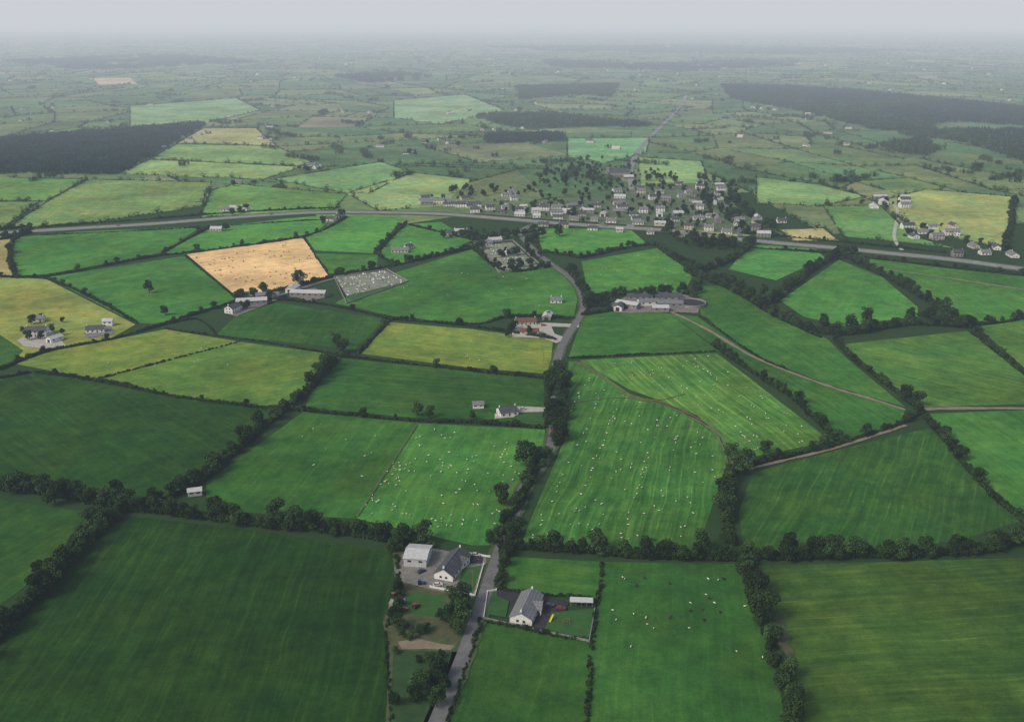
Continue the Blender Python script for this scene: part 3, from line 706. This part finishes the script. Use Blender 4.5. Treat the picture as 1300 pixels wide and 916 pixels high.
for u,v,d in [(418,280,0),(432,277,10),(300,266,0),(286,268,5),(312,268,80),(616,311,10),(628,307,20),(604,312,70),(647,322,60),(585,296,0),(570,298,5),(275,293,0),(395,211,10),(403,214,60),(385,213,0),(515,196,0),(524,193,30),(540,182,0),(548,186,0),(570,182,0),(560,178,40),(303,233,0),(650,340,70)]:
    here(house if random.random()<.7 else barn,"farmhouse",u,v,d,random.uniform(10,17),7.5,roof=random.choice([M_SLATE,M_SLATE2,M_METAL]),wall=random.choice([M_WHITE,M_WHITE,M_CREAM]))
    tree(u+random.uniform(-14,14),v+random.uniform(-3,6),1.1)
# village
vclus=[((530,253),(600,264),8,1.3),((560,258),(608,266),4,1.5),((640,243),(672,262),4,1),((655,262),(760,276),13,1),((765,264),(835,280),6,1),((770,240),(800,262),3,1.2),((806,240),(850,262),5,1),((862,234),(918,262),14,1),((835,264),(925,284),8,1),((925,276),(1000,298),6,1.1),((1105,252),(1150,264),6,1.3),((1150,290),(1210,304),8,1.1),((1235,314),(1290,326),6,1.1),((1200,322),(1215,328),2,1),((775,217),(800,228),2,1.6),((600,264),(680,274),5,1)]
hwv=[(u,v) for u,v in HWY]
def vroad(u): return float(np.interp(u,[a for a,b in hwv],[b for a,b in hwv]))
used=[]
def village_house(u,v,sz,deg=None):
    x,y=G(u,v)
    if any((x-a)**2+((y-b))**2<(21*sz)**2 for a,b in used): return False
    used.append((x,y)); L=random.uniform(9,15)*sz
    r=random.random(); kind=house if r<.85 else barn
    nm="village_house" if kind is house else "village_shed"
    kw=dict(roof=random.choice([M_SLATE,M_SLATE,M_SLATE2,M_SLATE2,M_METAL] if r<.85 else [M_METAL,M_METAL,M_SLATE2]),wall=random.choice([M_WHITE,M_WHITE,M_WHITE,M_CREAM,M_STONE]))
    if kind is house: kw.update(eave=random.choice((2.8,2.8,5.0)),rh=2.4,chim=random.choice((1,2)));kw['storeys']=2 if kw['eave']>4 else 1
    dg=deg if deg is not None else random.choice((0,0,90,8,-10,12,80))+random.uniform(-8,8)
    kind(nm,x,y,math.radians(dg),L,random.uniform(6.5,8)*min(sz,1.4),**kw)
    if random.random()<.55:
        s=random.uniform(.5,1.0); put(random.choice(TREES),x+random.uniform(-14,14),y+random.uniform(12,26),random.uniform(0,6),s)
    if random.random()<.5: put(random.choice(BUSH),x+random.uniform(-12,12),y+random.uniform(8,14),random.uniform(0,6),1.3)
    return True
u=636
while u<985:                       # frontage strung out along the main road
    village_house(u,vroad(u)-5.0-random.uniform(0,1.5),1,-5+random.uniform(-4,4)); u+=random.uniform(12,28)
u=690
while u<880:
    village_house(u,vroad(u)+5+random.uniform(0,1.5),.9,-5+random.uniform(-4,4)); u+=random.uniform(20,48)
for (u0,v0),(u1,v1),n,sz in vclus:
    k=0;tries=0
    while k<n and tries<n*30:
        tries+=1; u=random.uniform(u0,u1);v=random.uniform(v0,v1)
        if abs(v-vroad(u))<4.5: continue
        if village_house(u,v,sz): k+=1
# village trees
hwx=[h[0] for h in smooth(W(HWY))]; hwy_=[h[1] for h in smooth(W(HWY))]
def scatter(poly_px,n,s0,s1,clear=True):
    p=W(poly_px); xs=[a[0] for a in p];ys=[a[1] for a in p]; k=0
    while k<n:
        x=random.uniform(min(xs),max(xs));y=random.uniform(min(ys),max(ys))
        if not inpoly([x],[y],p)[0]: continue
        k+=1
        if any((x-a)**2+(y-b)**2<110 for a,b in used): continue
        if abs(y-np.interp(x,hwx,hwy_))<14: continue
        if any(abs(x-a)<9 and 0<b-y<22 for a,b in used): continue   # keep frontages open
        s=random.uniform(s0,s1); put(random.choice(TREES),x,y,random.uniform(0,6),s)
scatter([(660,240),(765,212),(850,215),(905,238),(930,262),(1000,290),(960,302),(850,292),(700,284),(640,270)],230,.5,1.15)
scatter([(885,225),(930,235),(945,270),(1000,290),(950,300),(895,280)],90,.7,1.4)
scatter([(690,210),(770,200),(760,230),(680,240)],45,.6,1.1); scatter([(850,300),(960,308),(940,322),(860,312)],40,.8,1.3)
scatter([(815,282),(850,300),(880,305),(885,295),(840,282)],24,.7,1.2); scatter([(560,300),(600,290),(690,292),(690,345),(640,345),(600,312)],50,.6,1.1)
scatter([(570,240),(650,238),(650,256),(570,250)],24,.7,1.1); scatter([(300,375),(350,370),(350,385),(300,400)],18,.6,1.1); scatter([(40,400),(110,410),(100,425),(20,440)],9,.5,.8); scatter([(775,372),(890,370),(890,378),(775,382)],26,.7,1.1)
scatter([(550,790),(590,760),(600,770),(580,815)],9,.6,1.1); scatter([(495,735),(515,735),(510,800),(495,800)],9,.4,.7); scatter([(640,403),(660,403),(650,432),(640,430)],6,.5,.8)
scatter([(1140,250),(1160,250),(1165,262),(1100,268)],14,.6,1.1); scatter([(1150,288),(1215,300),(1215,306),(1150,300)],14,.6,1.0)
scatter([(500,790),(560,800),(550,815),(500,812)],8,.3,.6); scatter([(700,470),(720,470),(718,560),(702,562)],12,.8,1.3)
scatter([(500,830),(580,832),(560,900),(498,900)],14,.4,1.0)
patch("village_ground",[(640,262),(700,252),(760,250),(840,232),(915,234),(940,270),(1000,300),(930,297),(850,289),(700,279),(600,271),(600,262)],noisy("village_gardens",(0.055,0.12,0.045),(0.15,0.18,0.11),0.035,detail=7))
# larger buildings
here(house,"village_hotel",595,263,-2,34,10,eave=4.6,rh=2.8,storeys=2); here(house,"village_hotel",548,258,0,34,10,eave=4,rh=2.5,roof=M_SLATE2)
x,y=G(786,224); e=house("village_church",x,y,math.radians(0),30,11,eave=7,rh=5,wall=M_STONE,roof=M_SLATE,chim=0); t=MB(); t.box(-20,-15.5,-2.2,2.2,0,15); t.obj("tower",M_STONE,e); t=MB(); t.add([(-20.2,-2.4,15.01),(-15.3,-2.4,15.01),(-15.3,2.4,15.01),(-20.2,2.4,15.01),(-17.75,0,22)],[(0,1,4),(1,2,4),(2,3,4),(3,0,4),(3,2,1,0)]); t.obj("spire",M_SLATE,e)
# distant houses
mb=MB()
for k in range(230):
    y=1900+(random.random()**1.3)*8500; x=random.uniform(-.56,.56)*y
    if any(inpoly([x],[y],f[0])[0] for f in FOR): continue
    a=random.uniform(0,3.1);L=random.uniform(5,9);w_=3.8;e_=3.2;r=2.5
    c,s=math.cos(a),math.sin(a); Rr=lambda q:(x+q[0]*c-q[1]*s,y+q[0]*s+q[1]*c,q[2])
    vs=[Rr(q) for q in [(-L,-w_,0),(L,-w_,0),(L,w_,0),(-L,w_,0),(-L,-w_,e_),(L,-w_,e_),(L,w_,e_),(-L,w_,e_),(-L,0,e_+r),(L,0,e_+r)]]
    mb.add(vs,[(0,1,5,4),(2,3,7,6),(1,2,6,9,5),(3,0,4,8,7)],0); mb.add(vs,[(4,5,9,8),(6,7,8,9)],random.choice((1,1,2)))
    put(CL[0],x+random.uniform(-15,15),y+18,random.uniform(0,6),.6)
mb.obj("distant_houses",[M_CREAM,M_SLATE2,M_METAL])
# cemetery
M_CEM=noisy("cemetery_gravel",(0.14,0.19,0.11),(0.32,0.33,0.28),0.12,detail=7)
def cemetery(px,rows,cols_,name):
    patch(name+"_ground",px,M_CEM if rows>8 else M_VERGE); A,B,C,D=W(px); m=MB()
    for i in range(rows):
        for j in range(cols_):
            if random.random()<.3 or i in (4,8) or j==7: continue
            s=(i+.5)/rows;t=(j+.5)/cols_
            x=(A[0]*(1-t)+B[0]*t)*(1-s)+(D[0]*(1-t)+C[0]*t)*s+random.uniform(-.9,.9); y=(A[1]*(1-t)+B[1]*t)*(1-s)+(D[1]*(1-t)+C[1]*t)*s+random.uniform(-.9,.9)
            k=random.choice((0,2,1)); m.box(x-.5,x+.5,y-.1,y+.1,.45,1.5+random.random()*.4,k); m.cyl((x,y-.098,1.5),(x,y+.098,1.5),.42,.42,10,k)
            m.box(x-.8,x+.8,y-2.4,y-.15,.45,.62,random.choice((0,2,1)))
    m.obj(name+"_headstones",[M_STONE,M_SLATE2,M_WHITE])
cemetery([(425,352),(490,344),(516,358),(440,376)],12,16,"cemetery"); patch("cemetery_lawn",[(440,377),(516,359),(490,366),(450,384)],M_LAWN)
cemetery([(608,312),(650,308),(686,340),(635,345)],9,10,"churchyard")

# boundary walls & fences
def wall(name,px,h=1.1,t=.3,mat=M_WHITE):
    p=W(px); m=MB()
    for i in range(len(p)-1):
        (x0,y0),(x1,y1)=p[i],p[i+1]; l=math.hypot(x1-x0,y1-y0); dx,dy=(x1-x0)/l,(y1-y0)/l; nx,ny=-dy*t/2,dx*t/2; e0=t*.5
        a=(x0+dx*e0,y0+dy*e0);b=(x1-dx*e0,y1-dy*e0)
        vs=[(a[0]-nx,a[1]-ny,.4),(b[0]-nx,b[1]-ny,.4),(b[0]+nx,b[1]+ny,.4),(a[0]+nx,a[1]+ny,.4)]; vs+=[(q[0],q[1],.4+h) for q in vs]
        m.add(vs,[(4,5,6,7),(0,1,5,4),(1,2,6,5),(2,3,7,6),(3,0,4,7)])
    for x,y in p: m.box(x-.24,x+.24,y-.24,y+.24,.4,.55+h)
    m.obj(name,mat)
wall("garden_wall",[(614,718),(603,757),(546,746)],.9); wall("garden_wall",[(622,708),(580,701)],.9)
wall("garden_wall",[(614,785),(619,752),(630,750)],.8); wall("garden_wall",[(614,786),(690,803),(748,815),(755,775)],.9,.3,M_STONE)
wall("cemetery_wall",[(424,352),(491,343),(518,358),(440,386),(424,352)],1.3,.4,M_STONE); wall("churchyard_wall",[(606,311),(651,306),(690,341),(634,347),(606,311)],1.6,.5,M_STONE)
def fence(name,px):
    p=W(px); m=MB()
    for x,y,a in along(p,3.2,0): m.box(x-.07,x+.07,y-.07,y+.07,.3,1.5)
    for i in range(len(p)-1):
        for z in (.8,1.1,1.4): m.cyl((*p[i],z),(*p[i+1],z),.02,.02,4)
    m.obj(name,M_WOOD)
fence("post_fence",[(452,657),(530,538)]); fence("post_fence",[(765,715),(758,765)])

# ---------- vehicles ----------
def car(u,v,deg,colr,name="parked_car",van=False):
    x,y=G(u,v); e=emp(name,x,y,.53,math.radians(deg))
    prof=[(-2.1,.35),(-2.15,.75),(-1.95,.95),(-1.0,.98),(-.3,1.02),(1.2,1.0),(2.0,.85),(2.12,.6),(2.1,.35)] if not van else [(-2.3,.35),(-2.3,1.95),(-2.1,2.05),(1.1,2.05),(1.6,1.3),(2.2,1.05),(2.3,.35)]
    m=MB(); n=len(prof); vs=[(a,-.84,b) for a,b in prof]+[(a,.84,b) for a,b in prof]
    m.add(vs,[tuple(range(n)),tuple(range(2*n-1,n-1,-1))]+[(i,n+i,n+(i+1)%n,(i+1)%n) for i in range(n)])
    pm=paint(name+"_paint",colr); m.obj("body",pm,e)
    if not van:
        g=MB(); g.add([(-1.75,-.78,.96),(1.15,-.78,1.0),(1.15,.78,1.0),(-1.75,.78,.96),(-1.35,-.62,1.40),(.45,-.62,1.42),(.45,.62,1.42),(-1.35,.62,1.40)],[(0,1,5,4),(1,2,6,5),(2,3,7,6),(3,0,4,7)]); g.obj("glasshouse",M_GLASS,e)
        r=MB(); r.box(-1.38,.48,-.64,.64,1.423,1.47); r.obj("roof",pm,e)
    else:
        g=MB(); g.add([(1.14,-.75,2.0),(1.62,-.75,1.33),(1.62,.75,1.33),(1.14,.75,2.0)],[(0,1,2,3)]); g.obj("windscreen",M_GLASS,e)
    w=MB()
    for a in (-1.35,1.35):
        for s in (-1,1): w.cyl((a,s*.66,.33),(a,s*.88,.33),.33,.33,14)
    w.obj("wheels",M_TYRE,e); return e
car(702,548,92,(.6,.02,.02),"red_car"); car(604,706,-10,(.5,.5,.52)); car(535,727,40,(.03,.05,.15)); car(698,770,-8,(.05,.06,.1)); car(712,774,-8,(.25,.03,.03)); car(508,766,30,(.55,.55,.5),"parked_van",True); car(512,775,10,(.3,.05,.04)); car(498,768,80,(.35,.33,.3),"parked_van",True); car(556,744,10,(.7,.7,.7)); car(664,520,0,(.6,.6,.6)); car(690,414,0,(.3,.02,.02)); car(695,428,30,(.6,.6,.62))
for u,v in [(150,287),(345,273),(615,276),(760,287),(980,308),(1150,324),(1240,334),(460,270),(880,297)]: car(u,v,0 if u<600 else -8,random.choice([(.6,.6,.6),(.5,.02,.02),(.02,.05,.25),(.7,.7,.7)]),"car")
# tractor & trailer in the yard
def tractor(u,v,deg,c):
    x,y=G(u,v); e=emp("tractor",x,y,.48,math.radians(deg)); m=MB(); m.box(-.2,1.9,-.4,.4,.7,1.35); m.box(-1.3,-.2,-.5,.5,.7,1.15); m.box(-1.4,-.1,-.75,.75,2.3,2.4); m.obj("body",paint("tractor_paint",c),e)
    g=MB(); g.box(-1.3,-.22,-.6,.6,1.153,2.295); g.obj("cab",M_GLASS,e); w=MB()
    for s in (-1,1): w.cyl((-.8,s*.6,.8),(-.8,s*1.0,.8),.8,.8,18); w.cyl((1.4,s*.5,.48),(1.4,s*.8,.48),.48,.48,14)
    w.obj("wheels",M_TYRE,e)
tractor(528,772,50,(.3,.04,.03)); tractor(535,742,10,(.05,.12,.3)); tractor(835,390,20,(.3,.03,.02)); tractor(500,758,120,(.3,.08,.04))
# garden slide / swing
x,y=G(718,792); e=emp("garden_swing_set",x,y,.5,.4); m=MB()
for a in (-1.5,1.5):
    for s in (-1,1): m.cyl((a,s*.9,0),(a,0,2.2),.06,.06,6)
m.cyl((-1.5,0,2.2),(1.5,0,2.2),.06,.06,6); m.obj("frame",paint("swing_paint",(.6,.05,.03)),e); m=MB()
for a in (-.6,.6): m.box(a-.3,a+.3,-.15,.15,.5,.56); m.cyl((a-.25,0,.56),(a-.25,0,2.2),.02,.02,4); m.cyl((a+.25,0,.56),(a+.25,0,2.2),.02,.02,4)
m.obj("seats",M_WOOD,e)
x,y=G(700,788); e=emp("garden_slide",x,y,.5,1.1); m=MB(); m.add([(-1.6,-.4,.15),(-1.6,.4,.15),(1.2,.4,1.7),(1.2,-.4,1.7),(-1.6,-.4,.35),(-1.6,.4,.35),(1.2,.4,1.9),(1.2,-.4,1.9)],[(0,3,2,1),(0,4,7,3),(1,2,6,5)]); m.box(1.2,2.0,-.4,.4,1.6,1.7); m.obj("chute",paint("slide_paint",(.75,.6,.03)),e); m=MB()
for s in (-.35,.35): m.cyl((1.25,s,0),(1.25,s,1.59),.05,.05,6); m.cyl((2.3,s,0),(1.95,s,1.9),.05,.05,6)
m.obj("ladder",M_METAL,e)
# utility poles
for i,(u,v) in enumerate([(626,668),(648,625),(690,530),(690,462),(640,700),(600,745)]):
    x,y=G(u,v); e=emp("utility_pole",x,y,.3,0); m=MB(); m.cyl((0,0,0),(0,0,8.5),.15,.1,8); m.box(-.9,.9,-.06,.06,7.7,7.85); m.obj("pole",M_WOOD,e)

# ---------- animals ----------
def skinmesh(name,verts,edges,rad,mats,facefn=None):
    me=bpy.data.meshes.new(name+"_s"); me.from_pydata(verts,edges,[]); o=link(bpy.data.objects.new(name+"_s",me))
    md=o.modifiers.new('s','SKIN'); 
    for i,r in enumerate(rad): me.skin_vertices[0].data[i].radius=(r,r) if not isinstance(r,tuple) else r
    me.skin_vertices[0].data[0].use_root=True
    o.modifiers.new('ss','SUBSURF').levels=1; o.modifiers['ss'].render_levels=1
    dg=bpy.context.evaluated_depsgraph_get(); m2=bpy.data.meshes.new_from_object(o.evaluated_get(dg)); m2.name=name
    bpy.data.objects.remove(o); m2.materials.clear()
    for m in mats: m2.materials.append(m)
    if facefn:
        for p in m2.polygons: p.material_index=facefn(p.center)
    for p in m2.polygons: p.use_smooth=True
    return bpy.data.objects.new(name,m2)
def quad(name,s,br,graze,mats,ff):
    hx,hz=(.85,.25) if graze else (.95,1.05)
    V=[(-.45,0,.72),(-.1,0,.70),(.3,0,.72),(.5,0,.80 if not graze else .68),(.68,0,.92 if not graze else .5),(hx,0,hz),(hx+.14,0,hz-.08),
       (-.5,.15,.6),(-.42,.16,.45),(-.58,.16,.28),(-.52,.16,.02),(-.5,-.15,.6),(-.42,-.16,.45),(-.58,-.16,.28),(-.52,-.16,.02),
       (.35,.14,.5),(.36,.15,.28),(.35,.15,.02),(.35,-.14,.5),(.36,-.15,.28),(.35,-.15,.02),(-.66,0,.66),(-.72,0,.45)]
    E=[(0,1),(1,2),(2,3),(3,4),(4,5),(5,6),(0,7),(7,8),(8,9),(9,10),(0,11),(11,12),(12,13),(13,14),(2,15),(15,16),(16,17),(2,18),(18,19),(19,20),(0,21),(21,22)]
    Rd=[br,br*1.08,br*1.0,br*.62,br*.45,.11,.06]+[.10,.08,.045,.035]*2+[.09,.045,.035]*2+[.05,.03]
    return skinmesh(name,[(a*s,b*s,c*s) for a,b,c in V],E,[r*s for r in Rd],mats,ff)
SH=[quad("sheep",.8,.30,True,[M_WOOL,M_FACE],lambda c:1 if (c.x>.6 or c.z<.24) else 0),quad("standing_sheep",.8,.30,False,[M_WOOL,M_FACE],lambda c:1 if (c.x>.66 or c.z<.24) else 0)]
CW=[quad("cow",1.35,.27,True,[M_COW],None),quad("standing_cow",1.35,.27,False,[M_COW],None)]
def flock(px,n,src,s=(.9,1.25),rows=None):
    p=W(px); xs=[a[0] for a in p];ys=[a[1] for a in p];k=0
    while k<n:
        if rows and random.random()<.6:
            A=G(*rows[0]);B=G(*rows[1]);d=Vector((B[0]-A[0],B[1]-A[1])).normalized();nn=Vector((-d.y,d.x))
            q=Vector((random.uniform(min(xs),max(xs)),random.uniform(min(ys),max(ys)))); w=q.dot(nn); q=q-nn*(w-round(w/14)*14)+nn*random.uniform(-1.5,1.5); x,y=q
        else: x=random.uniform(min(xs),max(xs));y=random.uniform(min(ys),max(ys))
        if not inpoly([x],[y],p)[0]: continue
        k+=1; put(random.choice(src),x,y,random.uniform(0,6.28),random.uniform(*s),z=.3)
flock([(600,548),(685,550),(660,605),(645,640),(625,685),(600,685),(500,662),(560,610)],64,SH)
flock([(535,545),(600,548),(560,610),(500,662),(460,652)],34,SH)
flock([(500,585),(520,590),(480,640),(462,645)],22,SH)
flock([(728,470),(800,505),(880,535),(920,590),(880,690),(672,686),(718,560)],150,SH,rows=((850,520),(800,690)))
flock([(760,462),(905,452),(1040,558),(955,575),(880,522)],80,SH,rows=((860,450),(1020,570)))
flock([(390,530),(520,545),(450,640),(290,630)],10,SH); flock([(510,415),(690,435),(690,468),(480,445)],12,SH); flock([(500,360),(600,330),(720,370),(700,395),(480,390)],14,SH); flock([(740,340),(830,320),(870,365),(760,370)],12,SH); flock([(60,450),(300,440),(380,480),(150,480)],10,SH)
flock([(775,725),(930,730),(950,790),(770,800)],10,CW,(.9,1.1)); flock([(775,725),(930,730),(975,840),(770,820)],18,SH)
# straw bales
bl=MB(); bl.cyl((-.6,0,.6),(.6,0,.6),.62,.62,16); BALE=bpy.data.objects.new("round_bale",bl.mesh("round_bale",[M_STRAW])); 
flock([(245,328),(380,306),(410,350),(310,374)],60,[BALE],(1,1.2),rows=((250,335),(400,310)))

names={"ash_tree":"hedgerow_ash_trees","oak_tree":"hedgerow_oak_trees","sycamore_tree":"hedgerow_sycamore_trees","hawthorn_tree":"hedgerow_hawthorn_trees","beech_tree":"hedgerow_beech_trees","hawthorn_bush":"hawthorn_hedge","blackthorn_bush":"blackthorn_hedge","bramble_bush":"bramble_hedge","far_hedge_low":"distant_low_hedgerows","far_hedge_gappy":"distant_hedgerows","far_hedge_treed":"distant_treed_hedgerows","far_hedge_full":"distant_tree_rows","woodland_clump":"distant_woodland","woodland_clump_b":"distant_copses","conifer_clump":"conifer_plantation","conifer_clump_b":"spruce_plantation","sheep":"grazing_sheep_flock","standing_sheep":"standing_sheep_flock","cow":"grazing_cattle","standing_cow":"standing_cattle","round_bale":"straw_bales"}
tot=0
for k,(src,pts) in PT.items():
    instancer(names.get(k,k),src,pts); tot+=len(pts)
print("instances",tot)

# ---------- haze ----------
def haze(name,sig,x0,x1,y0,y1,z0,z1):
    m=bpy.data.materials.new(name+"_air"); m.use_nodes=True; nt=m.node_tree; nt.nodes.clear()
    out=nt.nodes.new('ShaderNodeOutputMaterial'); ab=nt.nodes.new('ShaderNodeVolumeAbsorption'); em=nt.nodes.new('ShaderNodeEmission'); ad=nt.nodes.new('ShaderNodeAddShader')
    mx=sig.max(); ab.inputs['Density'].default_value=mx; ab.inputs['Color'].default_value=(*(1-sig/mx),1)
    e_=sig*LH; em.inputs['Strength'].default_value=e_.max(); em.inputs['Color'].default_value=(*(e_/e_.max()),1)  # glow stands in for daylight scattered by the haze
    nt.links.new(ab.outputs[0],ad.inputs[0]);nt.links.new(em.outputs[0],ad.inputs[1]);nt.links.new(ad.outputs[0],out.inputs['Volume'])
    b=MB(); b.box(x0,x1,y0,y1,z0,z1); b.obj(name,m)
haze("haze",SIG,-85000,85000,-20000,85000,-40,1500)
haze("added_far_haze",SIG2,-84000,84000,Y2,84500,-30,1200)  # added glowing box, veils the distance and keeps near land clear

# ---------- light ----------
w=bpy.data.worlds.new("World"); sc.world=w; w.use_nodes=True; nt=w.node_tree
bg=nt.nodes['Background']; sk=nt.nodes.new('ShaderNodeTexSky'); sk.sky_type='NISHITA'; sk.sun_disc=False
EL,AZ=math.radians(42),math.radians(235)
sk.sun_elevation=EL; sk.sun_rotation=AZ; sk.dust_density=6; sk.air_density=1.0; sk.ozone_density=1
nt.links.new(sk.outputs[0],bg.inputs[0]); bg.inputs[1].default_value=0.1
sl=bpy.data.lights.new("sun","SUN"); sl.energy=1.5; sl.angle=math.radians(16); sl.color=(1,.95,.84); so=link(bpy.data.objects.new("sun",sl))
d=Vector((math.sin(AZ)*math.cos(EL),math.cos(AZ)*math.cos(EL),math.sin(EL))); so.rotation_euler=d.to_track_quat('Z','Y').to_euler()
cam=bpy.data.cameras.new("camera"); co=link(bpy.data.objects.new("camera",cam)); co.location=(0,0,H); co.rotation_euler=(math.pi/2-P,0,0)
cam.sensor_width=36; cam.lens=36*F/1300; cam.clip_start=1; cam.clip_end=200000; sc.camera=co
sc.view_settings.view_transform='Standard'; sc.view_settings.look='None'; sc.view_settings.exposure=0; sc.view_settings.gamma=1
